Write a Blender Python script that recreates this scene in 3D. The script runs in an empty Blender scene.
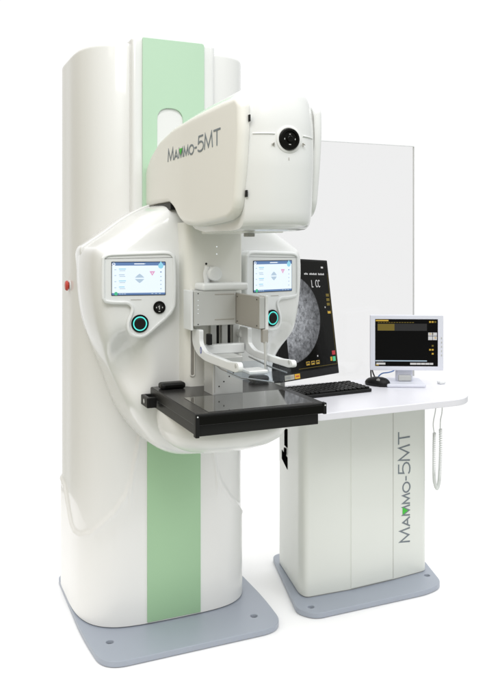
import bpy, bmesh, math, random
from mathutils import Vector, Matrix
random.seed(4)
R = math.radians
sc = bpy.context.scene
COL = sc.collection
# ------------------------------------------------------------------ camera
cam = bpy.data.cameras.new('camera'); cam_o = bpy.data.objects.new('camera', cam); COL.objects.link(cam_o)
cam_o.location = (0, 0, 1.35); cam_o.rotation_euler = (R(90), 0, R(-23.5))
cam.sensor_fit = 'HORIZONTAL'; cam.sensor_width = 36; cam.lens = 36 * 760 / 500
cam.shift_y = -105 / 500; cam.clip_start = .05; cam.clip_end = 200
sc.camera = cam_o
sc.render.resolution_x, sc.render.resolution_y = 731, 1024
# ------------------------------------------------------------------ world: white studio, warmer and dimmer to the left
wd = bpy.data.worlds.new('World'); sc.world = wd; wd.use_nodes = True
nt = wd.node_tree; nt.nodes.clear()
def N(t, **k):
    n = nt.nodes.new(t)
    for a, b in k.items(): setattr(n, a, b)
    return n
tc = N('ShaderNodeTexCoord')
def wdot(v, lo, hi):
    d = N('ShaderNodeVectorMath', operation='DOT_PRODUCT'); nt.links.new(tc.outputs['Generated'], d.inputs[0]); d.inputs[1].default_value = v
    m = N('ShaderNodeMapRange', interpolation_type='SMOOTHSTEP'); m.inputs['From Min'].default_value = lo; m.inputs['From Max'].default_value = hi
    nt.links.new(d.outputs['Value'], m.inputs['Value']); return m.outputs['Result']
def wmix(f, a, b):
    m = N('ShaderNodeMix', data_type='RGBA'); nt.links.new(f, m.inputs['Factor'])
    for s, c in ((6, a), (7, b)):
        if isinstance(c, tuple): m.inputs[s].default_value = (*c, 1)
        else: nt.links.new(c, m.inputs[s])
    return m.outputs[2]
c = wmix(wdot((1, 0, 0), -.85, .35), (.47, .41, .31), (.55, .56, .56))
c = wmix(wdot((0, 0, 1), .15, .9), c, (1.75, 1.75, 1.75))
c = wmix(wdot((0, 0, -1), .0, .6), c, (.36, .40, .32))
c = wmix(wdot((.399, .917, 0), .72, .87), c, (1.04, 1.04, 1.04))
bg = N('ShaderNodeBackground'); nt.links.new(c, bg.inputs['Color']); bg.inputs['Strength'].default_value = 1
nt.links.new(bg.outputs[0], N('ShaderNodeOutputWorld').inputs[0])
def area(name, loc, target, size, power, color=(1, 1, 1)):
    l = bpy.data.lights.new(name, 'AREA'); l.shape = 'RECTANGLE'; l.size, l.size_y = size; l.energy = power; l.color = color
    o = bpy.data.objects.new(name, l); COL.objects.link(o); o.location = loc
    o.rotation_euler = (Vector(target) - Vector(loc)).to_track_quat('-Z', 'Y').to_euler(); return o
area('ceiling_panel_lamp', (.9, .2, 3.3), (.9, 2.2, 1.4), (.5, .5), 7)
area('added_front_fill', (-.05, .45, 2.85), (.9, 2.5, 1.75), (.9, .7), 18, (1, 1, 1))  # added area lamp, lifts the front faces and the upper column
area('ceiling_panel_lamp', (2.3, .6, 3.3), (1.0, 2.3, 1.2), (.45, .45), 7, (.97, .99, 1))
area('ceiling_panel_lamp', (-.9, .9, 3.2), (.7, 2.5, 1.0), (.5, .9), 4, (1, .96, .9))
sc.view_settings.view_transform = 'Standard'; sc.view_settings.look = 'None'; sc.view_settings.exposure = 0; sc.view_settings.gamma = 1

# ------------------------------------------------------------------ materials
def mat(name, col, rough=.4, metal=0, spec=.5, coat=0, emit=None, es=1, bump=0, bscale=300, var=.0):
    m = bpy.data.materials.new(name); m.use_nodes = True; t = m.node_tree; b = t.nodes['Principled BSDF']
    b.inputs['Base Color'].default_value = (*col, 1); b.inputs['Roughness'].default_value = rough; b.inputs['Metallic'].default_value = metal
    b.inputs['Coat Weight'].default_value = coat; b.inputs['Specular IOR Level'].default_value = spec; b.inputs['Coat Roughness'].default_value = .06
    if emit: b.inputs['Emission Color'].default_value = (*emit, 1); b.inputs['Emission Strength'].default_value = es
    tcn = t.nodes.new('ShaderNodeTexCoord')
    if var:
        n = t.nodes.new('ShaderNodeTexNoise'); n.inputs['Scale'].default_value = 3.5; n.inputs['Detail'].default_value = 5
        t.links.new(tcn.outputs['Object'], n.inputs['Vector'])
        r = t.nodes.new('ShaderNodeMapRange'); r.inputs['From Min'].default_value = .3; r.inputs['From Max'].default_value = .7
        r.inputs['To Min'].default_value = 1 - var; r.inputs['To Max'].default_value = 1 + var * .4
        t.links.new(n.outputs['Fac'], r.inputs['Value'])
        x = t.nodes.new('ShaderNodeMix'); x.data_type = 'RGBA'; x.blend_type = 'MULTIPLY'; x.inputs['Factor'].default_value = 1
        x.inputs[6].default_value = (*col, 1); t.links.new(r.outputs['Result'], x.inputs[7]); t.links.new(x.outputs[2], b.inputs['Base Color'])
        r2 = t.nodes.new('ShaderNodeMapRange'); r2.inputs['To Min'].default_value = rough * .8; r2.inputs['To Max'].default_value = rough * 1.25
        t.links.new(n.outputs['Fac'], r2.inputs['Value']); t.links.new(r2.outputs['Result'], b.inputs['Roughness'])
    if bump:
        n = t.nodes.new('ShaderNodeTexNoise'); n.inputs['Scale'].default_value = bscale; n.inputs['Detail'].default_value = 2
        t.links.new(tcn.outputs['Object'], n.inputs['Vector'])
        u = t.nodes.new('ShaderNodeBump'); u.inputs['Strength'].default_value = bump; u.inputs['Distance'].default_value = .001
        t.links.new(n.outputs['Fac'], u.inputs['Height']); t.links.new(u.outputs['Normal'], b.inputs['Normal'])
    return m
M = dict(
    shell=mat('gloss_white_shell', (.785, .79, .775), .36, coat=.5),
    shell_b=mat('bright_white_shell', (.77, .78, .77), .22, coat=.6),
    head=mat('cream_shell', (.79, .78, .73), .36, coat=.3),
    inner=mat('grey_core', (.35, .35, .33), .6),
    panel=mat('pale_grey_panel', (.80, .80, .75), .35, var=.02),
    bezel=mat('bezel_plastic', (.78, .80, .80), .3, coat=.2),
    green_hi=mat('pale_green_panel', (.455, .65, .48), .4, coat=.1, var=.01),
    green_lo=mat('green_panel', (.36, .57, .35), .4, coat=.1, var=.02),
    base=mat('blue_grey_steel_paint', (.34, .375, .435), .36, bump=.15, bscale=500, var=.03),
    desk=mat('white_laminate', (.82, .82, .87), .32, var=.01),
    cab=mat('cabinet_paint', (.71, .735, .69), .34, coat=.25),
    black=mat('black_plastic', (.008, .008, .008), .4, spec=.25, bump=.2, bscale=900),
    black_g=mat('black_gloss', (.005, .005, .004), .18, spec=.10),
    carbon=mat('dark_detector_skin', (.012, .012, .0115), .33, spec=.25, bump=.1, bscale=900, var=.05),
    carbon_top=mat('dark_detector_top', (.026, .025, .024), .26, spec=.4),
    glassy=mat('dark_glossy_cover', (.045, .044, .040), .05, spec=.8, coat=.6),
    alu=mat('painted_aluminium', (.60, .61, .59), .35, metal=.35, var=.03),
    alu_d=mat('anodised_aluminium', (.42, .40, .36), .38, metal=.3, var=.03),
    steel=mat('steel', (.55, .55, .55), .25, metal=1),
    grey=mat('grey_text', (.17, .20, .22), .5), logo_green=mat('logo_green', (.05, .5, .04), .5),
    cyan=mat('cyan_ring', (.05, .5, .45), .4, emit=(.10, .72, .66), es=.75),
    red=mat('red_button', (.55, .05, .03), .4, coat=.3),
    blue=mat('blue_cable', (.12, .25, .55), .5), white_c=mat('white_cable', (.72, .75, .73), .45),
    blue_mark=mat('blue_mark', (.03, .05, .35), .5),
    scr=mat('lit_display', (.05, .05, .05), .25, emit=(.82, .92, 1.0), es=1),
    scr_hdr=mat('display_header', (.02, .02, .02), .3, emit=(.10, .20, .42), es=1),
    scr_lt=mat('display_light', (.02, .02, .02), .3, emit=(.85, .9, .95), es=1),
    scr_cy=mat('display_cyan', (.02, .02, .02), .3, emit=(.28, .65, .82), es=1),
    scr_pk=mat('display_pink', (.02, .02, .02), .3, emit=(.75, .32, .55), es=1),
    scr_gn=mat('display_green', (.02, .02, .02), .3, emit=(.05, .5, .25), es=1),
    scr_gr=mat('display_grey', (.02, .02, .02), .3, emit=(.45, .58, .70), es=1),
    scr_bk=mat('dark_display', (.004, .004, .004), .25, spec=.03, emit=(.002, .002, .002), es=1),
    scr_dg=mat('dark_grey_display', (.004, .004, .004), .25, spec=.1, emit=(.03, .03, .03), es=1),
    scr_ye=mat('amber_display', (.01, .01, .01), .3, spec=.1, emit=(.55, .36, .05), es=1),
    scr_yd=mat('dim_amber_display', (.01, .01, .01), .3, spec=.1, emit=(.16, .12, .02), es=1),
    scr_rd=mat('red_display', (.01, .01, .01), .3, spec=.1, emit=(.45, .04, .05), es=1),
    scr_w=mat('white_display', (.01, .01, .01), .3, spec=.1, emit=(.6, .6, .6), es=1),
    badge=mat('amber_badge', (.80, .45, .03), .5), badge_w=mat('grey_badge', (.5, .47, .38), .5),
    mon=mat('monitor_white', (.74, .76, .84), .35, var=.01),
    void=mat('matt_black', (.003, .003, .003), 1, spec=0),
    edge=mat('polished_glass_edge', (.86, .88, .89), .3),
    floor=mat('white_studio_floor', (.95, .95, .95), .8, var=.005),
)
def glass_mat(name, tint, gloss=.03, rough=.02):
    m = bpy.data.materials.new(name); m.use_nodes = True; t = m.node_tree; t.nodes.clear()
    o = t.nodes.new('ShaderNodeOutputMaterial'); a = t.nodes.new('ShaderNodeBsdfTransparent'); a.inputs[0].default_value = (*tint, 1)
    g = t.nodes.new('ShaderNodeBsdfGlossy'); g.inputs['Roughness'].default_value = rough
    mx = t.nodes.new('ShaderNodeMixShader'); mx.inputs[0].default_value = gloss; t.links.new(a.outputs[0], mx.inputs[1]); t.links.new(g.outputs[0], mx.inputs[2])
    t.links.new(mx.outputs[0], o.inputs[0]); return m
M['glass'] = glass_mat('lead_glass', (.925, .925, .925))
M['clear'] = glass_mat('clear_acrylic', (.93, .95, .97))
def scan_mat():
    m = bpy.data.materials.new('scan_image'); m.use_nodes = True; t = m.node_tree; b = t.nodes['Principled BSDF']
    b.inputs['Base Color'].default_value = (.01, .01, .01, 1); b.inputs['Roughness'].default_value = .3; b.inputs['Specular IOR Level'].default_value = .1
    tcn = t.nodes.new('ShaderNodeTexCoord')
    n = t.nodes.new('ShaderNodeTexNoise'); n.inputs['Scale'].default_value = 55; n.inputs['Detail'].default_value = 10; n.inputs['Roughness'].default_value = .74; n.inputs['Distortion'].default_value = .25
    t.links.new(tcn.outputs['Object'], n.inputs['Vector'])
    at = t.nodes.new('ShaderNodeAttribute'); at.attribute_name = 'tissue'
    r = t.nodes.new('ShaderNodeMapRange'); r.inputs['From Min'].default_value = .33; r.inputs['From Max'].default_value = .80; r.inputs['To Min'].default_value = .07; r.inputs['To Max'].default_value = .95
    t.links.new(n.outputs['Fac'], r.inputs['Value'])
    mu = t.nodes.new('ShaderNodeMath'); mu.operation = 'MULTIPLY'; t.links.new(r.outputs[0], mu.inputs[0]); t.links.new(at.outputs['Fac'], mu.inputs[1])
    t.links.new(mu.outputs[0], b.inputs['Emission Strength']); b.inputs['Emission Color'].default_value = (.8, .83, .88, 1); return m
M['scan'] = scan_mat()

# ------------------------------------------------------------------ helpers
def link(name, me, m, parent=None, smooth=False, angle=None):
    o = bpy.data.objects.new(name, me); COL.objects.link(o)
    for mm in (m if isinstance(m, (list, tuple)) else [m]):
        me.materials.append(M[mm] if isinstance(mm, str) else mm)
    if angle is not None: me.shade_smooth(); me.set_sharp_from_angle(angle=R(angle))
    elif smooth: me.shade_smooth()
    if parent is not None:
        bpy.context.view_layer.update(); o.parent = parent; o.matrix_parent_inverse = parent.matrix_world.inverted()
    return o
def from_bm(name, bm, m, parent=None, angle=35):
    bmesh.ops.recalc_face_normals(bm, faces=bm.faces[:])
    me = bpy.data.meshes.new(name); bm.to_mesh(me); bm.free(); return link(name, me, m, parent, angle=angle)
def wn(o):
    k = o.modifiers.new('weighted_normals', 'WEIGHTED_NORMAL'); k.keep_sharp = True; k.weight = 80; return o
def thing(name, loc, label, cat, group=None):
    o = bpy.data.objects.new(name, None); COL.objects.link(o); o.location = loc; o.empty_display_size = .1
    o['label'] = label; o['category'] = cat
    if group: o['group'] = group
    return o
def bm_box(bm, c, s, mx=None, bev=0, seg=3):
    r = bmesh.ops.create_cube(bm, size=1, matrix=(mx or Matrix()) @ Matrix.Translation(c) @ Matrix.Diagonal((*s, 1)))
    if bev:
        es = {e for v in r['verts'] for e in v.link_edges}
        bmesh.ops.bevel(bm, geom=list(es), offset=bev, segments=seg, affect='EDGES', profile=.5)
def span(x0, x1, y0, y1, z0, z1): return ((x0+x1)/2, (y0+y1)/2, (z0+z1)/2), (abs(x1-x0), abs(y1-y0), abs(z1-z0))
def box(name, x0, x1, y0, y1, z0, z1, m, parent=None, bev=.003, mx=None, seg=3):
    bm = bmesh.new(); c, s = span(x0, x1, y0, y1, z0, z1); bm_box(bm, c, s, mx, min(bev, .49*min(s)), seg); return wn(from_bm(name, bm, m, parent))
def frame(o, u, v, w=None):
    u = Vector(u).normalized(); v = Vector(v); v = (v - u*v.dot(u)).normalized(); w = u.cross(v)
    return Matrix(((u.x, v.x, w.x, o[0]), (u.y, v.y, w.y, o[1]), (u.z, v.z, w.z, o[2]), (0, 0, 0, 1)))
def ext(name, loops, z0, z1, mx, m, parent=None, bev=0, angle=35):
    """flat outline(s), first outer then holes, given thickness z0..z1 along the frame's third axis"""
    cu = bpy.data.curves.new(name, 'CURVE'); cu.dimensions = '2D'; cu.fill_mode = 'BOTH'
    cu.extrude = (z1-z0)/2 - bev; cu.bevel_depth = bev; cu.bevel_resolution = 3; cu.offset = -bev
    for lp in loops:
        s = cu.splines.new('POLY'); s.points.add(len(lp)-1); s.use_cyclic_u = True
        for i, p in enumerate(lp): s.points[i].co = (p[0], p[1], 0, 1)
    t = bpy.data.objects.new('tmp', cu); COL.objects.link(t); bpy.context.view_layer.update()
    me = bpy.data.meshes.new_from_object(t.evaluated_get(bpy.context.evaluated_depsgraph_get())); bpy.data.objects.remove(t); bpy.data.curves.remove(cu)
    me.materials.clear(); me.name = name
    bm = bmesh.new(); bm.from_mesh(me); bmesh.ops.remove_doubles(bm, verts=bm.verts[:], dist=1e-6)
    bmesh.ops.transform(bm, matrix=mx @ Matrix.Translation((0, 0, (z0+z1)/2)), verts=bm.verts[:])
    bm.to_mesh(me); bm.free(); return wn(link(name, me, m, parent, angle=angle))
def rounded(pts, rad, seg=6):
    out = []; n = len(pts)
    for i in range(n):
        p = Vector(pts[i]); a = Vector(pts[i-1]) - p; b = Vector(pts[(i+1) % n]) - p
        r = rad[i] if isinstance(rad, (list, tuple)) else rad
        r = min(r, a.length*.48, b.length*.48)
        if r <= 0: out.append(tuple(p)); continue
        s = p + a.normalized()*r; e = p + b.normalized()*r
        for k in range(seg+1):
            t = k/seg; q = s*(1-t)**2 + p*2*t*(1-t) + e*t*t; out.append(tuple(q))
    return out
def rrect(x0, x1, y0, y1, r, seg=6): return rounded([(x0, y0), (x1, y0), (x1, y1), (x0, y1)], r, seg)
def circ(cx, cy, rx, ry=None, n=40): return [(cx+rx*math.cos(2*math.pi*i/n), cy+(ry or rx)*math.sin(2*math.pi*i/n)) for i in range(n)]
def smooth_loop(pts, n=160, closed=True):
    P = [Vector(p) for p in pts]; k = len(P); out = []; segs = k if closed else k-1; per = max(2, n//segs)
    for i in range(segs):
        g = (lambda j: P[j % k]) if closed else (lambda j: P[max(0, min(k-1, j))])
        p0, p1, p2, p3 = g(i-1), g(i), g(i+1), g(i+2)
        for j in range(per):
            t = j/per; out.append(.5*((2*p1)+(p2-p0)*t+(2*p0-5*p1+4*p2-p3)*t*t+(3*p1-p0-3*p2+p3)*t**3))
    if not closed: out.append(P[-1].copy())
    return out
def loft(name, rings, m, parent=None, cap0=True, cap1=True, angle=35, closed=True):
    bm = bmesh.new(); V = [[bm.verts.new(p) for p in r] for r in rings]; n = len(rings[0])
    for a, b in zip(V, V[1:]):
        for i in range(n if closed else n-1): bm.faces.new((a[i], a[(i+1) % n], b[(i+1) % n], b[i]))
    if cap0: bm.faces.new(V[0])
    if cap1: bm.faces.new(V[-1])
    return from_bm(name, bm, m, parent, angle)
def tube_bm(bm, path, r, n=10, closed=False):
    P = [Vector(p) for p in path]; rings = []; up = Vector((0, 0, 1))
    for i, p in enumerate(P):
        d = (P[(i+1) % len(P)] - P[i-1]) if closed else (P[min(i+1, len(P)-1)] - P[max(i-1, 0)])
        d.normalize()
        if abs(d.dot(up)) > .97: up = Vector((1, 0, 0)) if abs(d.x) < .8 else Vector((0, 1, 0))
        a = d.cross(up).normalized(); b = a.cross(d).normalized(); up = b
        rr = r[i] if isinstance(r, (list, tuple)) else r
        rings.append([bm.verts.new(p + a*rr*math.cos(2*math.pi*k/n) + b*rr*math.sin(2*math.pi*k/n)) for k in range(n)])
    pr = list(zip(rings, rings[1:])) + ([(rings[-1], rings[0])] if closed else [])
    for A, B in pr:
        for k in range(n): bm.faces.new((A[k], A[(k+1) % n], B[(k+1) % n], B[k]))
    if not closed: bm.faces.new(rings[0]); bm.faces.new(rings[-1])
def tube(name, path, r, m, parent=None, n=10, closed=False):
    bm = bmesh.new(); tube_bm(bm, path, r, n, closed); return from_bm(name, bm, m, parent, 50)
def disc(name, mx, prof, m, parent=None, n=48, angle=30):
    """turned shape: prof = (radius, height) along the frame's third axis"""
    rings = [[mx @ Vector((r*math.cos(2*math.pi*k/n), r*math.sin(2*math.pi*k/n), h)) for k in range(n)] for r, h in prof]
    return loft(name, rings, m, parent, angle=angle)
# lettering from pen strokes
GL = {'M': (.92, [[(0, 0), (.10, 1), (.46, .12), (.82, 1), (.92, 0)]]), 'A': (.84, [[(0, 0), (.42, 1), (.84, 0)], [(.17, .34), (.67, .34)]]),
      '-': (.32, [[(0, .42), (.32, .42)]]), 'T': (.72, [[(0, 1), (.72, 1)], [(.36, .96), (.36, 0)]]),
      '5': (.66, [[(.62, 1), (.12, 1), (.07, .55), (.2, .62), (.34, .64), (.5, .6), (.62, .48), (.66, .32), (.6, .14), (.46, .03), (.3, 0), (.12, .03), (0, .12)]]),
      'O': (.9, [[(.45+.45*math.cos(a*math.pi/12), .5+.5*math.sin(a*math.pi/12)) for a in range(24)] + ['c']]),
      'L': (.55, [[(0, 1), (0, 0), (.55, 0)]]),
      'C': (.75, [[(.42+.42*math.cos(a*math.pi/12), .5+.5*math.sin(a*math.pi/12)) for a in range(3, 22)]])}
def ribbon(bm, pts, w, h0, h1, mx):
    closed = pts[-1] == 'c'
    P = [Vector(p) for p in (pts[:-1] if closed else pts)]; n = len(P); L = []; Rr = []
    for i, p in enumerate(P):
        a = (p - P[i-1]) if (i > 0 or closed) else (P[1]-p); b = (P[(i+1) % n] - p) if (i < n-1 or closed) else (p-P[i-1])
        a.normalize(); b.normalize(); na = Vector((-a.y, a.x)); nb = Vector((-b.y, b.x)); nn = (na+nb)
        nn = nn.normalized() if nn.length > 1e-5 else na; k = w/2/max(.32, nn.dot(na)); L.append(p+nn*k); Rr.append(p-nn*k)
    def vs(q, h): return [bm.verts.new(mx @ Vector((v.x, v.y, h))) for v in q]
    l0, r0, l1, r1 = vs(L, h0), vs(Rr, h0), vs(L, h1), vs(Rr, h1)
    for i in range(n if closed else n-1):
        j = (i+1) % n
        for q in ((l1[i], l1[j], r1[j], r1[i]), (l0[i], r0[i], r0[j], l0[j]), (l0[i], l0[j], l1[j], l1[i]), (r0[i], r1[i], r1[j], r0[j])): bm.faces.new(q)
    if not closed:
        for i in (0, n-1): bm.faces.new((l0[i], l1[i], r1[i], r0[i]))
def logo(name, mx, cap, total, wt, parent, mc='grey'):
    seq = [('M', 1), ('A', .72), ('M', .72), ('M', .72), ('O', .72), ('-', .95), ('5', 1.16), ('M', 1.12), ('T', 1.16)]
    x = 0; places = []
    for ch, s in seq:
        places.append((ch, s, x)); x += GL[ch][0]*s + (.13 if ch != '-' else .14)
    kx = total/(x-.13)/cap
    bm = bmesh.new()
    for ch, s, x0 in places:
        for q, st in enumerate(GL[ch][1]):
            pts = [p if p == 'c' else ((x0+p[0]*s)*cap*kx, p[1]*s*cap) for p in st]
            ribbon(bm, pts, wt, -.0005, .0008 + .0002*q, mx)
    o = from_bm(name, bm, mc, parent, 30)
    ch, s, x0 = places[2]; bm = bmesh.new()
    tri = [(x0+.16*s, s*1.05), (x0+.46*s, s*.30), (x0+.86*s, s*1.05)]
    f = bm.faces.new([bm.verts.new(mx @ Vector((p[0]*cap*kx, p[1]*cap, .0011))) for p in tri])
    r = bmesh.ops.extrude_face_region(bm, geom=[f]); bmesh.ops.translate(bm, vec=(mx.to_3x3() @ Vector((0, 0, .0006))), verts=[v for v in r['geom'] if isinstance(v, bmesh.types.BMVert)])
    from_bm('logo_mark', bm, 'logo_green', o)
    return o
def graphics(name, items, mx, parent, mats):
    """flat display graphics: (material index, polygon, layer); each layer 0.15 mm above the last"""
    bm = bmesh.new()
    for mi, poly, lay in items:
        f = bm.faces.new([bm.verts.new(mx @ Vector((p[0], p[1], .0004 + lay*.00015))) for p in poly]); f.material_index = mi
        f.normal_update()
        if f.normal.dot(mx.to_3x3() @ Vector((0, 0, 1))) < 0: f.normal_flip()
    me = bpy.data.meshes.new(name); bm.to_mesh(me); bm.free(); return link(name, me, mats, parent)
def rc(x0, x1, y0, y1): return [(x0, y0), (x1, y0), (x1, y1), (x0, y1)]
def sst(a, b, x):
    t = max(0, min(1, (x-a)/(b-a))); return t*t*(3-2*t)
def interp(tab, x):
    if x <= tab[0][0]: return tab[0][1]
    for (a, p), (b, q) in zip(tab, tab[1:]):
        if x <= b: return p+(q-p)*(x-a)/(b-a)
    return tab[-1][1]
def plane_xz(y): return Matrix(((1, 0, 0, 0), (0, 0, -1, y), (0, 1, 0, 0), (0, 0, 0, 1)))      # (x, z, outwards = -Y)
FLAT = Matrix()

# ------------------------------------------------------------------ setting
bm = bmesh.new()
bmesh.ops.create_circle(bm, cap_ends=True, segments=96, radius=1.55, matrix=Matrix.Translation((1.22, 2.98, 0)))
fl = from_bm('floor', bm, 'floor'); fl['kind'] = 'structure'

# ================================================================== MAMMOGRAPHY UNIT
CX = .834
U = thing('mammography_unit', (CX, 2.7, 0), 'tall white and green breast x-ray unit with tube head and two touch panels', 'x-ray machine')
# base plate with bolt holes
bo = rounded([(.508, 3.12), (.508, 2.62), (.53, 2.385), (1.17, 2.385), (1.19, 2.60), (1.19, 3.12)], [.05, .12, .085, .085, .12, .05], 10)
holes = [circ(.584, 2.519, .0125, n=24), circ(1.098, 2.49, .0125, n=24)]
bo_p = ext('base_plate', [bo] + holes, .002, .022, FLAT, 'base', U, bev=.003)
for h in ((.584, 2.519), (1.098, 2.49)):
    mx = Matrix.Translation((*h, .004)); disc('bolt', mx, [(.0, 0), (.0122, 0), (.0122, .008), (.008, .010), (.0, .010)][1:4], 'steel', bo_p, 24)
# column
half = [(0, 2.584), (.05, 2.5845), (.10, 2.586), (.14, 2.589), (.17, 2.593), (.20, 2.600), (.225, 2.610), (.248, 2.624), (.268, 2.642), (.285, 2.665), (.299, 2.695), (.31, 2.732), (.317, 2.78), (.321, 2.84), (.322, 2.92), (.322, 3.02), (.310, 3.055), (.28, 3.07), (.14, 3.07), (0, 3.07)]
def dens(pl, k):
    out = []
    for a, b in zip(pl, pl[1:]):
        for j in range(k): out.append(Vector(a).lerp(Vector(b), j/k))
    return out + [Vector(pl[-1])]
sm = smooth_loop([(x, y) for x, y in half], n=420, closed=False)
sl = [0]
for a, b in zip(sm, sm[1:]): sl.append(sl[-1] + (b-a).length)
plan = [(p.x, p.y, s) for p, s in zip(sm, sl)]
full = [(CX-p[0], p[1], p[2]) for p in plan] + [(CX+p[0], p[1], p[2]) for p in plan[-2:0:-1]]
def normals2(pts):
    n = len(pts); out = []
    for i in range(n):
        a, b = pts[i-1], pts[(i+1) % n]; d = Vector((b[0]-a[0], b[1]-a[1])).normalized(); out.append(Vector((-d.y, d.x)))
    return out
nr = normals2(full)
cen = Vector((CX, 2.82))
nr = [q if q.dot(Vector((p[0], p[1])) - cen) > 0 else -q for p, q in zip(full, nr)]
ZC = [(0, .9), (.13, .72), (.152, .62), (.165, .540), (.185, .488), (.222, .433), (.26, .394), (.31, .352), (.37, .328), (.425, .322), (.47, .335), (.52, .375), (.6, .44), (1.2, .5)]
def skirt(s, z):
    m = (interp(ZC, s+.004)-interp(ZC, s-.004))/.008; d = (z-interp(ZC, s))/math.sqrt(1+m*m)
    return .0055*(1-sst(-.016, .002, d)) + .0038*math.exp(-((d+.010)/.0085)**2)
rings = []
zl = [.026] + [.03+.004*i for i in range(0, 190)] + [.85, 1.2, 1.6]
for z in zl: rings.append([(p[0]+q.x*skirt(p[2], z), p[1]+q.y*skirt(p[2], z), z) for p, q in zip(full, nr)])
TOP = 2.056
for k in range(9):
    a = k/8*math.pi/2; d = .018*(1-math.cos(a)); z = TOP-.018+.018*math.sin(a)
    rings.append([(p[0]-q.x*d, p[1]-q.y*d, z) for p, q in zip(full, nr)])
loft('column', rings, 'shell', U, angle=50)
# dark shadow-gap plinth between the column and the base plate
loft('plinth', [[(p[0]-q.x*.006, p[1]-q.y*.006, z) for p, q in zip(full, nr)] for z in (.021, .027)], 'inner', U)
# raised tower cover beside the green panel
tw = rounded([(.670, 2.70), (.670, 2.560), (.978, 2.560), (.978, 2.70)], [.0, .016, .022, 0], 8)
tr = []
for k in range(9):
    pass
rings = [[(x, y, z) for x, y in tw] for z in (1.15, 1.6, 2.0)]
for k in range(7):
    a = k/6*math.pi/2; s = .012*(1-math.cos(a)); cx, cy = .824, 2.63
    rings.append([(cx+(x-cx)*(1-s/.15), cy+(y-cy)*(1-s/.07), 2.058+.012*math.sin(a)) for x, y in tw])
loft('tower_cover', rings, 'shell_b', U, angle=50)
gp = rounded([(.706, 1.20), (.932, 1.20), (.932, 2.068), (.706, 2.068)], [0, 0, .012, .004], 5)
slot = rounded([(.758, 1.50), (.852, 1.50), (.852, 1.829), (.758, 1.829)], [.02, .02, .047, .047], 12)
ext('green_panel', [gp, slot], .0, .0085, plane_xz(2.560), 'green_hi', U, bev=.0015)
ext('cover_disc', [circ(.806, 1.70, .085, .12)], 0, .004, plane_xz(2.560), 'shell_b', U, bev=.001)
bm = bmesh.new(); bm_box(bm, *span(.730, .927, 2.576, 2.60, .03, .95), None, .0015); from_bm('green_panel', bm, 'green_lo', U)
# red emergency button on the column's left side
mx = frame((CX-.3215, 2.865, 1.199), (0, 1, 0), (0, 0, 1)) @ Matrix.Diagonal((1, 1, -1, 1))
bt = disc('emergency_button', mx, [(.015, -.004), (.015, .003), (.010, .004), (.010, .006), (.0185, .007), (.019, .012), (.015, .016), (.004, .017)], 'red', U, 28)
disc('button_collar', mx, [(.020, -.003), (.020, .002), (.017, .003)], 'bezel', bt, 28)

# ---- C shaped body
BX = .848
oh = [(0, 1.500), (.075, 1.496), (.144, 1.475), (.216, 1.436), (.283, 1.388), (.334, 1.353), (.354, 1.335), (.360, 1.300), (.360, 1.24), (.353, 1.16), (.338, 1.08), (.310, 1.0), (.278, .92), (.250, .84), (.215, .77), (.165, .705), (.10, .670), (0, .660)]
hs = smooth_loop(oh, n=176, closed=False)
out = [(BX-p.x, p.y) for p in hs] + [(BX+p.x, p.y) for p in hs[-2:0:-1]]
oc = (BX, 1.10)
def dent(x, z, y):
    d = 0
    for s in (-1, 1):
        a = (x-(BX+s*.262))/.046; b = (z-.980)/.080; c_, s_ = math.cos(.5*s), math.sin(.5*s)
        a2 = a*c_ - b*s_*.5; b2 = b*c_ + a*s_*.5; r = a2*a2+b2*b2
        d += .072*math.exp(-(r**1.7)*.9)
    return y + d
prof_b = [(.99, 2.66), (1.012, 2.605), (1.017, 2.590), (1.017, 2.55), (1.017, 2.535), (1.015, 2.530), (1.009, 2.527), (.98, 2.527)]
def ringb(s, y, dn=False, ds=0):
    r = []
    for x, z in out:
        X = oc[0]+s*(x-oc[0]); Z = oc[1]+s*(z-oc[1]); r.append((X, y + (dent(X, Z, y)-y)*sst(2.44, 2.30, y), Z))
    return r
def ringt(s, y):
    r = []
    for x, z in out:
        k = (s-.965)*sst(1.27, 1.345, z) + .965; r.append((oc[0]+k*(x-oc[0]), y, oc[1]+k*(z-oc[1])))
    return r
loft('body_back_shell', [ringt(*p) for p in prof_b], 'shell_b', U, angle=40)
pf = [(.90, 2.70), (.955, 2.64), (.985, 2.605), (.998, 2.585), (1.0, 2.55), (1.0, 2.50), (.997, 2.45), (.994, 2.42), (.991, 2.385), (.985, 2.355), (.974, 2.330), (.957, 2.311), (.936, 2.299), (.90, 2.290), (.86, 2.284), (.80, 2.280), (.75, 2.277), (.70, 2.275), (.65, 2.273), (.6, 2.272), (.55, 2.271), (.5, 2.271), (.4, 2.27), (.3, 2.27), (.15, 2.27), (.03, 2.27)]
loft('body_front_shell', [ringb(s, y, y < 2.36) for s, y in pf], 'shell_b', U, angle=60, cap0=True)
bm = bmesh.new()
# lower carrier bowl under the detector table
rb = []
for z, w, yf in [(.856, .190, 2.00), (.83, .192, 1.985), (.80, .188, 1.99), (.775, .178, 2.01), (.755, .16, 2.045), (.738, .135, 2.09), (.725, .10, 2.14), (.718, .06, 2.20), (.716, .03, 2.25)]:
    r = []
    for i in range(64):
        a = 2*math.pi*i/64; ca, sa = math.cos(a), math.sin(a)
        x = BX + w*math.copysign(abs(ca)**.75, ca); yb = 2.35; my = (yf+yb)/2; y = my + (yb-yf)/2*math.copysign(abs(sa)**.75, sa); r.append((x, y, z))
    rb.append(r)
loft('lower_bowl', rb, 'shell', U, angle=60)
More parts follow.
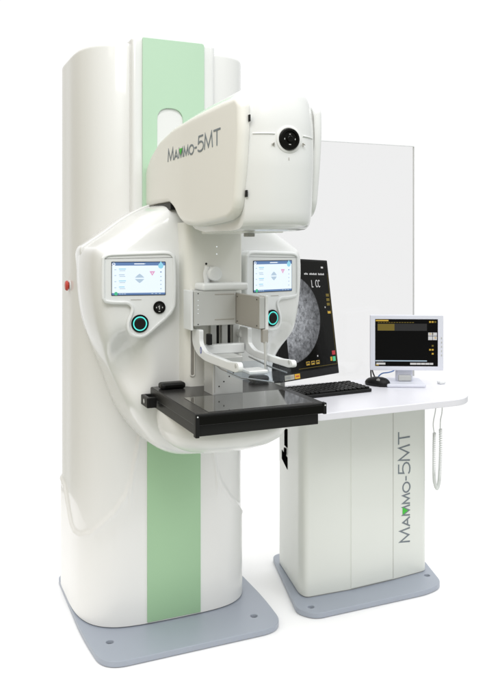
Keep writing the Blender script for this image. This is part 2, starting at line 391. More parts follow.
# neck: vertical housing in the middle of the body
nk = rounded([(.742, 2.30), (.752, 2.215), (.935, 2.215), (.94, 2.30)], [.0, .028, .006, 0], 10)
loft('neck', [[(x, y, z) for x, y in nk] for z in (.86, 1.42)], 'panel', U, angle=40)
ext('side_pocket', [rrect(.762, .778, .945, 1.215, .008), rrect(.765, .775, .949, 1.211, .005)], -.004, .003, plane_xz(2.215), 'panel', U, bev=.001)
box('pocket_slot', .765, .775, 2.2142, 2.217, .949, 1.211, 'alu_d', U, bev=.0003)
for x in (.852, .890): box('rail_slot', x-.005, x+.005, 2.2125, 2.217, .96, 1.13, 'black', U, bev=.0005)
for x in (.834, .871, .909): box('guide_rail', x-.010, x+.010, 2.200, 2.217, .93, 1.13, 'alu', U, bev=.002)
# small marks on the neck
disc('indicator', frame((.815, 2.2155, 1.292), (1, 0, 0), (0, 0, 1)), [(.0035, -.001), (.0035, .0012), (.002, .0016)], 'black', U, 16)
for z in (1.345, 1.322): disc('status_light', frame((.850, 2.2155, z), (1, 0, 0), (0, 0, 1)), [(.0018, -.001), (.0018, .001), (.001, .0014)], 'scr_lt', U, 12)
# face shield mount
mt = box('shield_mount', .775, .925, 2.135, 2.214, 1.212, 1.235, 'bezel', U, bev=.008)
mxk = frame((.830, 2.18, 1.262), (1, 0, 0), (0, 0, 1))
disc('mount_knob', mxk, [(.022, -.03), (.022, .006), (.019, .011), (.010, .013)], 'bezel', mt, 32)
tube('mount_arm', [(.812, 2.20, 1.235), (.806, 2.195, 1.262), (.812, 2.195, 1.284)], .009, 'bezel', mt)

# ---- touch panels
def pod(ctr, s):
    B = R(12 if s > 0 else 14); u = (math.cos(B), -s*math.sin(B), 0); mx = frame(ctr, u, (0, 0, 1)) @ Matrix.Diagonal((.96, 1, 1, 1))
    kx, kz = .00313, .00306
    px = [(101.5, 263), (102.5, 256.5), (109, 252.8), (125, 251.9), (150, 251.2), (168, 251), (174.5, 254.5), (176.5, 262), (176.8, 300), (174.5, 311), (168, 319), (160, 326), (150, 334.5), (144, 337.8), (137.5, 338.2), (130.5, 335.5), (126.8, 329), (126.8, 321), (129.5, 313.5), (130.6, 308), (127, 304.6), (118, 304.2), (107, 303), (102.8, 300), (101.5, 293)]
    lp = [(s*(x-138.7)*kx, -(y-278.5)*kz) for x, y in px]
    if s < 0: lp = lp[::-1]
    lo = [tuple(p) for p in smooth_loop(lp, n=150)]
    cx0, cy0 = sum(p[0] for p in lo)/len(lo), sum(p[1] for p in lo)/len(lo)
    def inset(d):
        n = normals2(lo); r = []
        ar = sum(a[0]*b[1]-a[1]*b[0] for a, b in zip(lo, lo[1:]+lo[:1])); sg = 1 if ar > 0 else -1
        return [(p[0]+sg*q.x*d, p[1]+sg*q.y*d) for p, q in zip(lo, n)]
    levels = [(0, -.05), (0, .000), (.0012, .0042), (.004, .0064), (.0075, .0070), (.0095, .0066), (.0103, .0056), (.0106, .0016)]
    rings = [[mx @ Vector((p[0], p[1], h)) for p in inset(d)] for d, h in levels]
    bz = wn(loft('touch_panel', rings, 'bezel', U, angle=50))
    scb = ext('display', [rrect(-.0855, .0855, -.0515, .0515, .002, 3)], .0005, .0032, mx, 'black_g', bz, bev=.0004)
    sm_ = mx @ Matrix.Translation((0, 0, .0032))
    g = [(0, rc(-.0835, .0835, -.0495, .0495), 0), (1, rc(-.0835, .0835, .0395, .0495), 1), (1, rc(-.0835, .0835, -.0495, -.0435), 1),
         (2, circ(-.078, .0435, .0052, n=16), 2), (1, circ(-.078, .0445, .0025, n=12), 3), (3, circ(.070, .0385, .0085, n=18), 2), (3, [(.063, .041), (.077, .041), (.070, .053)], 3), (5, circ(-.071, -.0455, .0055, n=16), 2),
         (4, [(.034, .022), (.052, .022), (.043, .008)], 1), (2, [(.040, .018), (.046, .018), (.043, .0135)], 2)]
    for k, z in enumerate((.026, .0085, -.010, -.0285)):
        g.append((3 if k != 1 else 6, rc(-.062, -.040 - .004*(k % 2), z+.002, z+.0045), 1)); g.append((6, rc(-.076, -.070, z, z+.0022), 1)); g.append((6, rc(-.060, -.042, z-.0028, z-.0008), 1))
    g.append((6, rc(-.014, .022, .0438, .0458), 2)); g.append((2, rc(-.014, .018, .0432, .0462), 3))
    if s > 0:
        g += [(6, [(-.012, .0025), (.018, .0025), (.010, .010), (.003, .015), (-.004, .010)], 1), (6, [(-.012, -.0015), (.018, -.0015), (.010, -.009), (.003, -.014), (-.004, -.009)], 1)]
    else:
        ring_o = circ(.003, 0, .026, .030, n=28); g.append((2, ring_o, 1)); g.append((0, circ(.003, 0, .0235, .0275, n=28), 2))
        g += [(6, [(-.010, .0025), (.016, .0025), (.010, .010), (.003, .015), (-.004, .010)], 3), (6, [(-.010, -.0015), (.016, -.0015), (.010, -.009), (.003, -.014), (-.004, -.009)], 3)]
    for z in (.018, .004, -.008, -.020, -.033): g.append((1 if z > .01 else 6, rc(.068, .0725, z, z+.003), 1))
    for x in (-.062, -.054, -.046, .040, .052, .064): g.append((6, rc(x, x+.006, -.0475, -.0455), 2))
    graphics('display_graphics', g, sm_, scb, ['scr', 'scr_hdr', 'scr_lt', 'scr_cy', 'scr_pk', 'scr_gn', 'scr_gr'])
    box('label_strip', -.008*s - .017, -.008*s + .017, -.0655, -.0640, .0018, .0026, 'alu_d', bz, bev=.0003, mx=mx)
    def btn(lx, ly, r, ring):
        m2 = mx @ Matrix.Translation((lx, ly, .002))
        b = disc('push_button', m2, [(r, 0), (r, .003), (r*.95, .005), (r*.82, .0052)], 'black_g', bz, 40)
        if ring:
            disc('light_ring', m2, [(r*.80, .004), (r*.80, .0064), (r*.67, .0066), (r*.66, .004)], 'cyan', b, 40)
            disc('button_cap', m2, [(r*.62, .004), (r*.62, .0078), (r*.52, .0092), (r*.3, .0088)], 'black', b, 40)
        else:
            disc('button_cap', m2, [(r*.6, .004), (r*.6, .0058), (r*.5, .0062)], 'black', b, 32)
            gi = [(0, rc(-.0012, .0012, -.006, .006), 0), (0, rc(-.011, -.008, -.002, .002), 0), (0, rc(.008, .011, -.002, .002), 0), (0, rc(-.004, -.002, .001, .004), 1), (0, rc(-.003, .003, -.013, -.011), 0)]
            graphics('button_mark', gi, m2 @ Matrix.Translation((0, 0, .0062)), b, ['alu'])
    btn(s*(140-138.7)*kx, -(323.4-278.5)*kz, .0275, True)
    btn(s*(159.6-138.7)*kx, -(307.6-278.5)*kz, .0195, False)
pod((.613, 2.262, 1.248), 1)
pod((1.064, 2.262, 1.248), -1)

# ---- tube head
HX = .838
side = [(2.585, 1.482), (2.588, 1.545), (2.560, 1.615), (2.500, 1.655), (2.400, 1.692), (2.250, 1.715), (2.05, 1.723), (1.85, 1.725), (1.745, 1.722), (1.722, 1.704), (1.719, 1.64), (1.727, 1.56), (1.745, 1.455), (1.762, 1.428), (1.80, 1.414), (1.92, 1.406), (2.05, 1.402), (2.15, 1.410), (2.205, 1.432), (2.245, 1.462), (2.30, 1.484), (2.42, 1.484)]
sd = rounded(side, .02, 4)
MYZ = Matrix(((0, 0, -1, 0), (1, 0, 0, 0), (0, 1, 0, 0), (0, 0, 0, 1)))     # (y, z, outwards = -X)
hcov = ext('side_cover', [sd], -.752, -.718, MYZ, 'head', U, bev=.0160)
sd_r = rounded([(y if y > 1.9 else y+.015, z) for y, z in side], .03, 5)
ext('side_cover', [sd_r], -.961, -.937, MYZ, 'shell_b', U, bev=.010)
core = [(y + (.02 if y < 1.9 else -.004), z - (.012 if z > 1.6 else -.012)) for y, z in side]
ext('head_core', [rounded(core, .02, 4)], -.940, -.739, MYZ, 'inner', U)
fc = [(2.56, 1.468), (2.568, 1.55), (2.53, 1.622), (2.40, 1.690), (2.25, 1.715), (2.05, 1.724), (1.85, 1.727), (1.79, 1.722), (1.757, 1.703), (1.745, 1.65), (1.744, 1.56), (1.752, 1.47), (1.757, 1.425), (1.764, 1.404), (1.785, 1.392), (1.83, 1.388), (2.05, 1.388), (2.13, 1.400), (2.205, 1.440), (2.245, 1.466), (2.30, 1.474), (2.42, 1.470)]
fcs = [Vector(p) for p in rounded(fc, .02, 6)]
def crown(x):
    t = (x-HX-.002)/.1005; return 1-abs(t)**2.6
def headpt(p, x):
    c_ = crown(x); return (x, p.x - .050*c_*sst(1.95, 1.75, p.x), p.y + .045*c_*sst(1.58, 1.72, p.y) - .003*c_*sst(1.46, 1.40, p.y))
xs = [.7455+.189*(.5-.5*math.cos(math.pi*k/40)) for k in range(41)]
hf = loft('front_cover', [[headpt(p, x) for p in fcs] for x in xs], 'shell_b', U, angle=50)
def face_y(x, z=1.6): return min(headpt(p, x)[1] for p in fcs if abs(p.y-z) < .09)
fy = face_y(.842, 1.613)
tube('seam_ridge', [(x, face_y(x)-.0005, 1.627-.02*(x-.75)) for x in [.757+.006*i for i in range(9)]], .0018, 'shell_b', hf)
tube('seam_ridge', [(x, face_y(x)-.0005, 1.627-.02*(x-.75)) for x in [.884+.006*i for i in range(8)]], .0018, 'shell_b', hf)
lm = frame((.842, fy+.001, 1.613), (1, 0, 0), (0, 0, 1))
lens = disc('round_control', lm, [(.034, -.004), (.034, .0020), (.0315, .0028), (.0285, .0028), (.0280, .001)], 'shell', U, 48)
lk = disc('dial', lm, [(.0275, 0), (.0275, .006), (.0255, .010), (.020, .0105), (.018, .007), (.012, .007)], 'black_g', lens, 48)
disc('dial_centre', lm, [(.0085, .006), (.0085, .0105), (.0065, .0115), (.003, .0108)], 'black_g', lk, 24)
graphics('dial_marks', [(0, rc(-.002, .002, .011, .013), 0), (0, rc(-.003, .003, -.0145, -.0125), 0), (0, rc(-.0155, -.0135, -.002, .002), 0), (0, rc(.0135, .0155, -.002, .002), 0)], lm @ Matrix.Translation((0, 0, .0072)), lk, ['alu'])
lf = lm @ Matrix.Translation((0, 0, .0015))
for pp in ([(-.046, -.014), (-.040, -.010), (-.040, -.018)], [(.046, -.012), (.040, -.008), (.041, -.016)], [(0, -.045), (0, -.052)]):
    bm = bmesh.new(); ribbon(bm, pp, .0010, -.004, .0006, lf); from_bm('printed_mark', bm, 'alu_d', hf)
for y, z in ((1.716, 1.655), (1.734, 1.470)): box('latch', .7445, .7480, y, y+.03, z, z+.017, 'black', U, bev=.0006)
box('head_underside', .775, .895, 1.83, 2.15, 1.383, 1.392, 'head', U, bev=.004)
box('underside_catch', .79, .81, 1.83, 1.86, 1.372, 1.382, 'inner', U, bev=.002)
logo('logo_lettering', frame((.7178, 2.298, 1.612), (0, -1, 0), (0, 0, 1)), .036, .455, .0052, hcov)
# black strip: painted-in shade of the gap between head rear and body
box('gap_shade_strip', .722, .95, 2.285, 2.575, 1.462, 1.4835, 'black', U, bev=.001)

# ---- compression device
car = box('carriage', .749, .884, 2.140, 2.214, 1.108, 1.212, 'alu', U, bev=.002)
box('side_bracket', .7405, .7480, 2.143, 2.214, 1.095, 1.214, 'bezel', car, bev=.002)
for z in (1.205, 1.113): disc('screw', frame((.762, 2.1405, z), (1, 0, 0), (0, 0, 1)), [(.0020, -.001), (.0020, .0008), (.001, .001)], 'black', car, 12)
for z in (1.185, 1.17, 1.158, 1.146): disc('status_light', frame((.762, 2.1405, z), (1, 0, 0), (0, 0, 1)), [(.0014, -.001), (.0014, .0006), (.001, .0008)], 'scr_lt', car, 10)
for z in (1.200, 1.124): box('groove', .815, .878, 2.1390, 2.141, z, z+.0028, 'alu_d', car, bev=.0003)
bx_ = box('drive_box', .8845, .902, 1.975, 2.18, 1.110, 1.203, 'alu_d', U, bev=.002)
box('front_strip', .886, .9015, 1.9685, 1.9745, 1.112, 1.201, 'alu', bx_, bev=.001)
for y in (2.13, 1.985):
    for z in (1.194, 1.119): disc('screw', frame((.8843, y, z), (0, -1, 0), (0, 0, 1)), [(.0020, -.001), (.0020, .0008), (.001, .001)], 'black', bx_, 12)
box('box_core', .9022, .9033, 1.985, 2.17, 1.116, 1.196, 'black', bx_, bev=.0005)
pl = box('paddle_mount', .9035, .914, 1.968, 2.02, 1.104, 1.206, 'bezel', U, bev=.003)
box('mount_tab', .894, .911, 1.964, 1.980, 1.072, 1.110, 'alu_d', pl, bev=.002)
tube('mount_rod', [(.904, 1.969, 1.075), (.904, 1.967, 1.03), (.902, 1.964, .992)], [.0055, .0045, .003], 'alu', pl)
arm = rounded([(2.190, 1.098), (2.125, 1.098), (2.125, 1.060), (2.085, 1.038), (1.90, 1.036), (1.826, 1.044), (1.820, 1.022), (1.845, 1.014), (2.08, 1.012), (2.15, 1.024), (2.190, 1.05)], [.01, .006, .012, .02, .01, .014, .012, .01, .03, .04, .02], 5)
for x0, x1 in ((.760, .774), (.916, .930)):
    a_ = ext('paddle_arm', [arm if x0 < .8 else [(y, 1.028+(z-1.028)*.78 if z < 1.06 else z) for y, z in arm]], -x1, -x0, MYZ, 'bezel', U, bev=.002)
    disc('pivot', MYZ @ Matrix.Translation((1.842, 1.033, -(x0)-.0005)), [(.006, 0), (.006, .0012), (.004, .0016)], 'alu', a_, 20)
    if x0 < .8:
        bm = bmesh.new(); ribbon(bm, circ(2.11, 1.040, .005, .009, n=14)+['c'], .0022, 0, .0008, MYZ @ Matrix.Translation((0, 0, -x0))); from_bm('round_mark', bm, 'blue_mark', a_)
box('arm_bridge', .778, .914, 2.140, 2.165, 1.020, 1.050, 'bezel', U, bev=.004)
box('lock_block', .786, .800, 2.12, 2.14, 1.052, 1.085, 'black', U, bev=.003)
disc('lock_knob', frame((.925, 2.185, 1.075), (1, 0, 0), (0, 0, 1)), [(.016, -.02), (.016, .012), (.012, .016)], 'bezel', U, 28)
# clear compression paddle
pd = ext('compression_paddle', [rrect(.786, .906, 1.795, 1.985, .02)], .990, .994, FLAT, 'clear', U, bev=.001)
ext('paddle_rim', [rrect(.786, .906, 1.795, 1.985, .02), rrect(.789, .903, 1.798, 1.982, .017)], .9945, 1.020, FLAT, 'clear', pd, bev=.0005)
tube('paddle_rail', [(.782, 2.10, 1.014), (.786, 2.02, .998), (.80, 1.90, .990), (.86, 1.82, .987)], .0022, 'steel', pd)
tube('paddle_rail', [(.910, 2.10, 1.014), (.908, 1.95, 1.006), (.908, 1.84, 1.006)], .0022, 'steel', pd)
box('paddle_clip', .826, .884, 1.905, 1.965, .9945, 1.005, 'shell_b', pd, bev=.003)

# ---- breast support / detector
st = box('support_post', .780, .876, 2.066, 2.14, .912, 1.022, 'alu', U, bev=.003)
for p in ((.800, .938), (.815, .951), (.832, .965), (.845, .975)): disc('bolt_hole', frame((p[0], 2.0662, p[1]), (1, 0, 0), (0, 0, 1)), [(.0022, -.001), (.0022, .0006), (.001, .0006)], 'black', st, 12)
box('post_seam', .7855, .787, 2.0652, 2.067, .920, 1.01, 'alu_d', st, bev=.0002)
det = box('detector_table', .650, 1.030, 1.845, 2.262, .884, .913, 'carbon', U, bev=.002)
box('lower_tray', .657, 1.012, 1.853, 2.262, .854, .8835, 'carbon', det, bev=.002)
box('front_lip', .657, 1.026, 1.8415, 1.8465, .886, .908, 'black_g', det, bev=.001)
box('table_top', .653, 1.027, 1.848, 2.262, .912, .9142, 'carbon_top', det, bev=.0005)
box('glossy_cover', .690, 1.000, 1.858, 2.058, .914, .9156, 'glassy', det, bev=.0005)
box('corner_guard', .6485, .6595, 1.8405, 1.858, .8535, .9148, 'black', det, bev=.002)
box('corner_guard', 1.0215, 1.0315, 1.8400, 1.858, .883, .9148, 'black', det, bev=.002)
for x in (.654, 1.0265): disc('screw', frame((x, 1.8402, .908), (1, 0, 0), (0, 0, 1)), [(.002, -.001), (.002, .0006), (.001, .0008)], 'bezel', det, 12)
for x0, x1 in ((.664, .742), (.962, 1.022)):
    h = box('hand_grip', x0, x1, 2.192, 2.232, .9145, .934, 'black', U, bev=.008)
    box('grip_inset', x0+.012, x1-.010, 2.1905, 2.1935, .920, .928, 'black_g', h, bev=.001)
bk = box('side_handle', .622, .634, 2.20, 2.27, .862, .893, 'black', U, bev=.003)
box('handle_leg', .632, .652, 2.20, 2.216, .862, .893, 'black', bk, bev=.002); box('handle_leg', .632, .652, 2.258, 2.27, .862, .893, 'black', bk, bev=.002)
tube('handle_pin', [(.622, 2.236, .878), (.655, 2.236, .878)], .007, 'bezel', bk)

# ================================================================== WORKSTATION DESK
D = thing('workstation_desk', (1.6, 2.7, 0), 'white operator desk on grey base plate with clear shield standing behind it', 'desk')
db = rounded([(1.385, 2.95), (1.262, 2.475), (1.305, 2.412), (1.80, 2.412), (1.885, 2.440), (1.955, 2.66), (2.0, 2.95)], [.04, .03, .05, .06, .06, .06, .04], 8)
dbp = ext('base_plate', [db, circ(1.318, 2.469, .0115, n=24), circ(1.871, 2.519, .0115, n=24)], .002, .022, FLAT, 'base', D, bev=.003)
for h in ((1.318, 2.469), (1.871, 2.519)): disc('bolt', Matrix.Translation((*h, .004)), [(.0112, 0), (.0112, .008), (.007, .010)], 'steel', dbp, 20)
cb = rounded([(1.378, 2.87), (1.322, 2.575), (1.330, 2.535), (1.521, 2.526), (1.72, 2.535), (1.898, 2.553), (1.925, 2.87)], [.02, .03, .03, .0, .0, .03, .02], 8)
side_n = Vector((2.575-2.87, -(1.322-1.378), 0)).normalized()
loft('cabinet', [[(x, y, z) for x, y in cb] for z in (.026, .45, .735)], 'cab', D, angle=35)
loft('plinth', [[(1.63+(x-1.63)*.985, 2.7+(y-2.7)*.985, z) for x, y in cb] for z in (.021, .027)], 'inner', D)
def fr_y(x): return interp([(1.330, 2.535), (1.521, 2.526), (1.72, 2.535), (1.898, 2.553)], x)
box('front_panel', 1.5212, 1.7190, 2.5272, 2.60, .028, .7345, 'cab', D, bev=.0015, mx=Matrix.Translation((1.6, 2.5285, 0)) @ Matrix.Rotation(.045, 4, 'Z') @ Matrix.Translation((-1.6, -2.5285, 0)))
box('panel_seam', 1.7195, 1.7210, 2.5335, 2.536, .03, .73, 'alu_d', D, bev=.0002)
tx = frame((1.806, fr_y(1.806)-.0003, .160), (0, 0, 1), (-1, -.09, 0))
logo('logo_lettering', tx, .050, .445, .0062, D)
# side openings: flat black patches with the inner shade painted in, and a plug
sx = lambda y: 1.378 + (y-2.87)*(1.378-1.322)/(2.87-2.575)
ms = frame((sx(2.775), 2.775, 0), Vector((1.322-1.378, 2.575-2.87, 0)), (0, 0, 1))
rec = ext('dark_opening_patch', [[(.000, .537), (.044, .537), (.044, .612), (.000, .604)]], -.002, .0015, ms, 'void', D)
rec2 = ext('dark_opening_patch', [[(-.040, .472), (.044, .450), (.044, .498), (-.040, .508)]], -.002, .0015, ms, 'void', D)
ext('socket_plug', [[(.008, .506), (.030, .504), (.030, .530), (.008, .530)]], .001, .006, ms, 'void', D, bev=.001)
# desktop
dt = rounded([(1.27, 2.335), (1.915, 2.345), (1.995, 2.41), (2.065, 2.60), (2.062, 2.865), (1.27, 2.865)], [.03, .05, .05, .12, .08, .03], 10)
ext('desktop', [dt], .735, .760, FLAT, 'desk', D, bev=.003)
# clear radiation shield
sh = ext('shield_glass', [rrect(1.30, 2.058, .70, 1.797, .006, 4)], 0, .008, frame((0, 2.875, 0), (1, 0, 0), (0, 0, 1)), 'glass', D)
bm = bmesh.new(); bm_box(bm, *span(1.30, 2.058, 2.865, 2.877, 1.7975, 1.7995)); bm_box(bm, *span(2.0585, 2.0600, 2.865, 2.877, .70, 1.7970)); from_bm('edge_strip', bm, 'edge', sh)
for x in (1.42, 1.95): box('shield_clamp', x, x+.05, 2.855, 2.864, .70, .733, 'alu', sh, bev=.002)

# ================================================================== PORTRAIT MONITOR
K = 1.08; ca, sa = math.cos(R(23.5)), math.sin(R(23.5))
def W(v): return Vector((v[0]*ca+v[1]*sa, -v[0]*sa+v[1]*ca, 1.35+v[2]))
def ray(px, py): return Vector(((px-250)/760, 1, -(py-245)/760))
# measured corners of the display, in metres from the eye point
BRc = Vector((.3764, 3.2076, -.540)); BLc = Vector((.1156, 2.8620, -.5197))
u_c = (BRc-BLc).normalized(); WD = (BRc-BLc).length
n_c = Vector((.3024, 3.0, -.0513)).cross(Vector((.3476, 2.97, -.500)))
v_c = u_c.cross(n_c).normalized()
if v_c.z < 0: v_c = -v_c
HT = .480
o_w = W(BLc); u_w = W(u_c)-W((0, 0, 0)); v_w = W(v_c)-W((0, 0, 0))
mm = frame(o_w, u_w, v_w)
PM = thing('portrait_monitor', (1.30, 2.80, .76), 'large black upright monitor showing a grey breast scan on the desk, partly behind the machine', 'monitor')
ext('housing', [rrect(0, WD, 0, HT, .004, 3)], -.045, 0, mm, 'black', PM, bev=.002)
sc_ = ext('screen', [rrect(.008, WD-.008, .030, HT-.008, .001, 2)], -.001, .0012, mm, 'black_g', PM)
m1 = mm @ Matrix.Translation((0, 0, .0012))
# scan picture
bm = bmesh.new(); lay = bm.verts.layers.float.new('tissue')
a0, b0, ra, rb_ = .155*WD, .50*HT, .60*WD, .375*HT
prev = None; nn_ = 28
for i, rr in enumerate((0, .25, .5, .7, .85, .94, .98, 1.0)):
    row = []
    for k in range(nn_+1):
        t = -math.pi/2 + math.pi*k/nn_; rx = ra*rr
        v = bm.verts.new(m1 @ Vector((a0+rx*max(0, math.cos(t))**.9, b0+rb_*(rr)*math.sin(t)+.05*rr*rb_*math.cos(t), .0004)))
        v[lay] = {0: 1.0, .25: 1.05, .5: .85, .7: .60, .85: .42, .94: .34, .98: .34, 1.0: .05}[rr]; row.append(v)
    if prev:
        for k in range(nn_): bm.faces.new((prev[k], prev[k+1], row[k+1], row[k]))
    prev = row
bmesh.ops.remove_doubles(bm, verts=bm.verts[:], dist=1e-6)
from_bm('scan_picture', bm, 'scan', sc_)
g = []
for k, yy in enumerate((.70, .66, .62, .55)): g.append((0 if k != 3 else 1, rc(WD*.90, WD*.955, HT*(yy-.025), HT*yy), 1))
g += [(3, rc(WD*.905, WD*.95, HT*.545, HT*.553), 2)]
for k in range(3): g += [(1, rc(WD*(.43+.085*k), WD*(.49+.085*k), HT*.105, HT*.135), 1), (3, rc(WD*(.435+.085*k), WD*(.485+.085*k), HT*.11, HT*.13), 2), (1, rc(WD*(.445+.085*k), WD*(.475+.085*k), HT*.112, HT*.118), 3)]
g += [(2, rc(WD*.90, WD*.96, HT*.165, HT*.20), 1), (1, rc(WD*.86, WD*.895, HT*.115, HT*.15), 1), (4, rc(WD*.905, WD*.955, HT*.11, HT*.15), 1), (0, rc(WD*.30, WD*.97, HT*.082, HT*.085), 1), (0, rc(WD*.968, WD*.972, HT*.086, HT*.88), 1)]
for k in range(16):
    if k not in (3, 10): g.append((5, rc(WD*(.55+.0225*k), WD*(.567+.0225*k), HT*.865, HT*(.877 + .004*(k % 2))), 1))
g += [(5, rc(WD*.86, WD*.90, HT*.925, HT*.94), 1), (5, rc(WD*.63, WD*.645, HT*.165, HT*.178), 1), (5, rc(WD*.855, WD*.87, HT*.575, HT*.588), 1)]
graphics('display_graphics', g, m1, sc_, ['scr_yd', 'scr_ye', 'scr_rd', 'scr_dg', 'scr_gn', 'scr_w'])
x = .665*WD
for ch, dx in (('L', .030), ('C', .019), ('C', 0)):
    bm = bmesh.new()
    for st_ in GL[ch][1]: ribbon(bm, [(x+p[0]*.019, .760*HT+p[1]*.028) for p in st_], .0036, .0003, .0008, m1)
    from_bm('screen_letter', bm, 'scr_w', sc_); x += dx
graphics('badge', [(0, rc(.030, .095, .005, .024), 0), (1, rc(.098, .135, .005, .024), 0), (2, rc(.036, .088, .010, .018), 1), (3, rc(.105, .128, .012, .017), 1)], mm, PM, ['badge_w', 'badge', 'alu_d', 'red'])
# stand
pmx = mm @ Vector((WD*.22, .10, -.06))
stn = box('stand_post', -.030, .030, -.014, .014, .77, pmx.z, 'alu', PM, bev=.006, mx=Matrix.Translation((pmx.x, pmx.y, 0)) @ Matrix.Rotation(R(45), 4, 'Z'))
box('stand_foot', -.06, .06, -.06, .06, .7605, .772, 'alu', PM, bev=.005, mx=Matrix.Translation((max(pmx.x+.0, 1.345), pmx.y, 0)))
box('tilt_bracket', -.05, .05, -.03, .03, .85, .95, 'alu', PM, bev=.005, mx=Matrix.Translation((pmx.x, pmx.y, 0)) @ Matrix.Rotation(R(45), 4, 'Z'))

# ================================================================== SMALL MONITOR
SM = thing('desktop_monitor', (1.89, 2.72, .76), 'small white framed monitor with black screen on right end of the desk', 'monitor')
# faces the eye point; placed 3.17 m away
sm_m = frame(W((.5065, 3.20, -.527)), W((1, -.035, 0))-W((0, 0, 0)), (0, 0, 1))
SW, SH = .3055, .2315
ext('bezel', [rrect(0, SW, 0, SH, .004, 3), rrect(.0205, SW-.023, .0165, SH-.0165, .001, 2)], -.018, 0, sm_m, 'mon', SM, bev=.0015)
box('back_housing', .01, SW-.01, .01, SH-.01, -.050, -.0185, 'mon', SM, bev=.01, mx=sm_m)
s2 = box('screen', .0207, SW-.0232, .0167, SH-.0167, -.012, -.003, 'black_g', SM, bev=.0004, mx=sm_m)
m2 = sm_m @ Matrix.Translation((.0215, .0175, -.003)); w2, h2 = SW-.0455, SH-.035
g = [(0, rc(0, w2, 0, h2), 0), (1, rc(.002, .055, h2-.008, h2-.002), 1), (2, rc(.008, w2*.83, h2-.048, h2-.018), 1), (3, rc(.010, .080, h2-.047, h2-.019), 2), (3, rc(.022, .040, h2-.038, h2-.026), 3),
     (4, rc(0, w2*.83, .020, .024), 1), (5, rc(w2*.85, w2*.99, h2*.56, h2*.72), 1), (6, rc(w2*.85, w2*.99, h2*.64, h2*.65), 2), (6, rc(w2*.915, w2*.922, h2*.56, h2*.72), 3), (5, rc(.004, .042, .006, .014), 1), (1, rc(.002, .014, .003, .006), 2), (5, rc(w2*.56, w2*.93, .006, .014), 1)]
for k in range(4): g.append((6, rc(w2*(.66+.07*k), w2*(.665+.07*k), .006, .014), 2))
for k in range(4): g.append((5, rc(.004+.008*k, .009+.008*k, .019, .023), 3))
for r_ in range(9):
    for c_ in range(3):
        if random.random() < .6 and r_ not in (1, 2): g.append((1 if random.random() < .35 else 7, rc(w2*(.865+.042*c_), w2*(.895+.042*c_), h2*(.93-.085*r_), h2*(.965-.085*r_)), 1))
g += [(7, rc(w2*.04+.011*k, w2*.04+.008+.011*k, h2-.014, h2-.0115), 2) for k in range(14)]
graphics('display_graphics', g, m2, s2, ['scr_bk', 'scr_ye', 'scr_dg', 'scr_yd', 'scr_gr', 'scr_w', 'scr_bk', 'scr_yd'])
for k in range(5): box('side_button', SW-.010, SW-.006, .06+.018*k, .068+.018*k, -.0005, .0012, 'alu', SM, bev=.0003, mx=sm_m)
lc = W((.655, 3.215, 0))
rotm = Matrix.Translation((lc.x, lc.y, 0)) @ Matrix.Rotation(R(-23.5-2), 4, 'Z')
box('neck', -.035, .035, .005, .045, .770, .90, 'mon', SM, bev=.008, mx=rotm)
box('hinge_cover', -.028, .028, -.006, .012, .775, .800, 'alu', SM, bev=.004, mx=rotm)
box('foot', -.085, .075, -.075, .085, .7605, .774, 'mon', SM, bev=.005, mx=rotm)

# ================================================================== KEYBOARD, MOUSE, CABLES
kb_o = Vector((1.335, 2.580, .7605)); ku = (Vector((1.655, 2.602, 0))-Vector((1.335, 2.580, 0))).normalized()
km = frame(kb_o, ku, (0, 1, 0))
KB = thing('keyboard', tuple(kb_o), 'black computer keyboard lying between the large upright monitor and the mouse', 'keyboard')
body = ext('case', [rrect(0, .335, 0, .165, .012)], 0, .013, km, 'black', KB, bev=.003)
kmesh = None
for r_ in range(6):
    for c_ in range(16):
        if r_ == 0 and 3 < c_ < 8: continue
        if kmesh is None:
            bm = bmesh.new(); c0, s0 = span(-.008, .008, -.008, .008, 0, .008); bm_box(bm, c0, s0, None, .0018, 2); ko = from_bm('key', bm, 'key_cap' if 'key_cap' in M else 'black', KB); kmesh = ko.data
            k_ = ko
        else:
            k_ = bpy.data.objects.new('key', kmesh); COL.objects.link(k_); k_.parent = KB; k_.matrix_parent_inverse = KB.matrix_world.inverted()
        k_.matrix_world = km @ Matrix.Translation((.019+.0197*c_ + (.004 if c_ > 12 else 0), .018+.0245*r_ + (.006 if r_ == 5 else 0), .0125+.0016*r_/5))
box('space_bar', .019+.0197*4-.008, .019+.0197*7+.008, .010, .026, .0125, .0205, 'black', KB, bev=.002, mx=km)
MS = thing('computer_mouse', (1.765, 2.72, .7605), 'black computer mouse beside the foot of the small white monitor', 'mouse')
mo = []
for z, s in ((0, .92), (.004, 1), (.012, 1), (.020, .93), (.027, .80), (.032, .60), (.035, .35), (.0355, .1)):
    mo.append([Matrix.Translation((1.765, 2.715, .7605)) @ Matrix.Rotation(R(-62), 4, 'Z') @ Vector((s*.056*math.copysign(abs(math.cos(t))**.8, math.cos(t)) + (.010*(1-s)), s*.032*math.copysign(abs(math.sin(t))**.85, math.sin(t)), z)) for t in [2*math.pi*i/32 for i in range(32)]])
ms_ = loft('shell', mo, 'black', MS, angle=60)
disc('scroll_wheel', frame((1.752, 2.690, .786), (.5, -.85, 0), (0, 0, 1)) @ Matrix.Translation((0, 0, -.003)), [(.007, 0), (.008, .001), (.008, .005), (.007, .006)], 'inner', MS, 20)
def zc(px, py, d): return W(ray(px, py)*d)
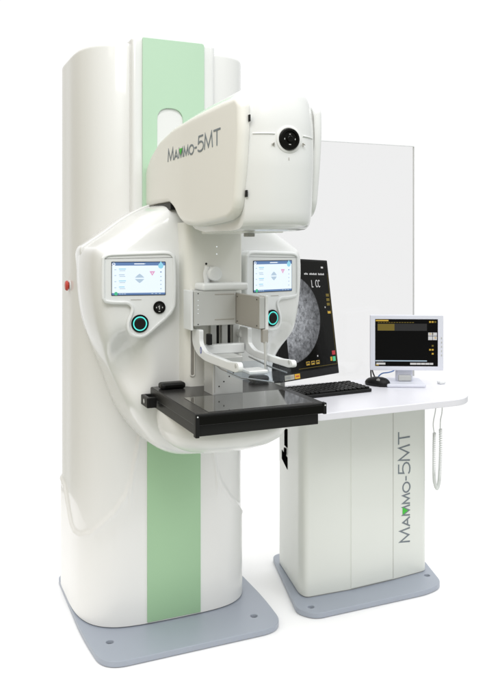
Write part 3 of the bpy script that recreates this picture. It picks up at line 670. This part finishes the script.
tube('cord', smooth_loop([(1.785, 2.755, .770), (1.800, 2.785, .775), (1.805, 2.815, .800), (1.81, 2.83, .83), (1.815, 2.845, .80), (1.82, 2.85, .765)], n=40, closed=False), .0032, 'black', MS)
cb1 = tube('blue_cable', smooth_loop([(1.775, 2.765, .764), (1.800, 2.778, .775), (1.825, 2.775, .796), (1.86, 2.772, .800), (1.89, 2.778, .806), (1.915, 2.80, .826), (1.925, 2.82, .85)], n=60, closed=False), .0028, 'blue')
cb1['label'] = 'thin blue cable looping from beside the mouse up behind the small monitor'; cb1['category'] = 'cable'
ad = box('cable_holder', 2.018, 2.048, 2.625, 2.650, .7605, .772, 'bezel', None, bev=.004)
ad['label'] = 'tiny white clip at the right edge of the desktop where the coiled cord leaves'; ad['category'] = 'clip'
HC = thing('coiled_cord', (2.0, 2.55, .74), 'pale coiled handset cord hanging in a loop off the right end of the desk', 'cord')
def hel(path, r, turns):
    P = smooth_loop(path, n=int(turns*12), closed=False); out_ = []
    for i, p in enumerate(P):
        a = i*2*math.pi/9; d = (P[min(i+1, len(P)-1)]-P[max(i-1, 0)]).normalized(); e = d.cross(Vector((.4, .9, .1))).normalized(); f = e.cross(d)
        out_.append(p+e*r*math.cos(a)+f*r*math.sin(a))
    return out_
def cp(px, py, y=2.52):
    d = ray(px, py); w_ = Vector((d.x*ca+d.y*sa, -d.x*sa+d.y*ca, d.z)); t = y/w_.y; return Vector((w_.x*t, y, 1.35+w_.z*t))
tube('plain_cord', smooth_loop([cp(436.5, 402), cp(435.2, 412), cp(433.2, 424), cp(434.4, 434)], n=30, closed=False), .0022, 'white_c', HC, 8)
tube('plain_cord', smooth_loop([cp(442.2, 402), cp(442, 412), cp(440.5, 420), cp(440.2, 429)], n=30, closed=False), .0022, 'white_c', HC, 8)
tube('coil', hel([cp(434.4, 433), cp(434, 450), cp(434, 470), cp(434.6, 482), cp(437, 488.5), cp(439, 482), cp(440, 468), cp(440.6, 450), cp(440.5, 429)], .0052, 62), .0022, 'white_c', HC, 6)
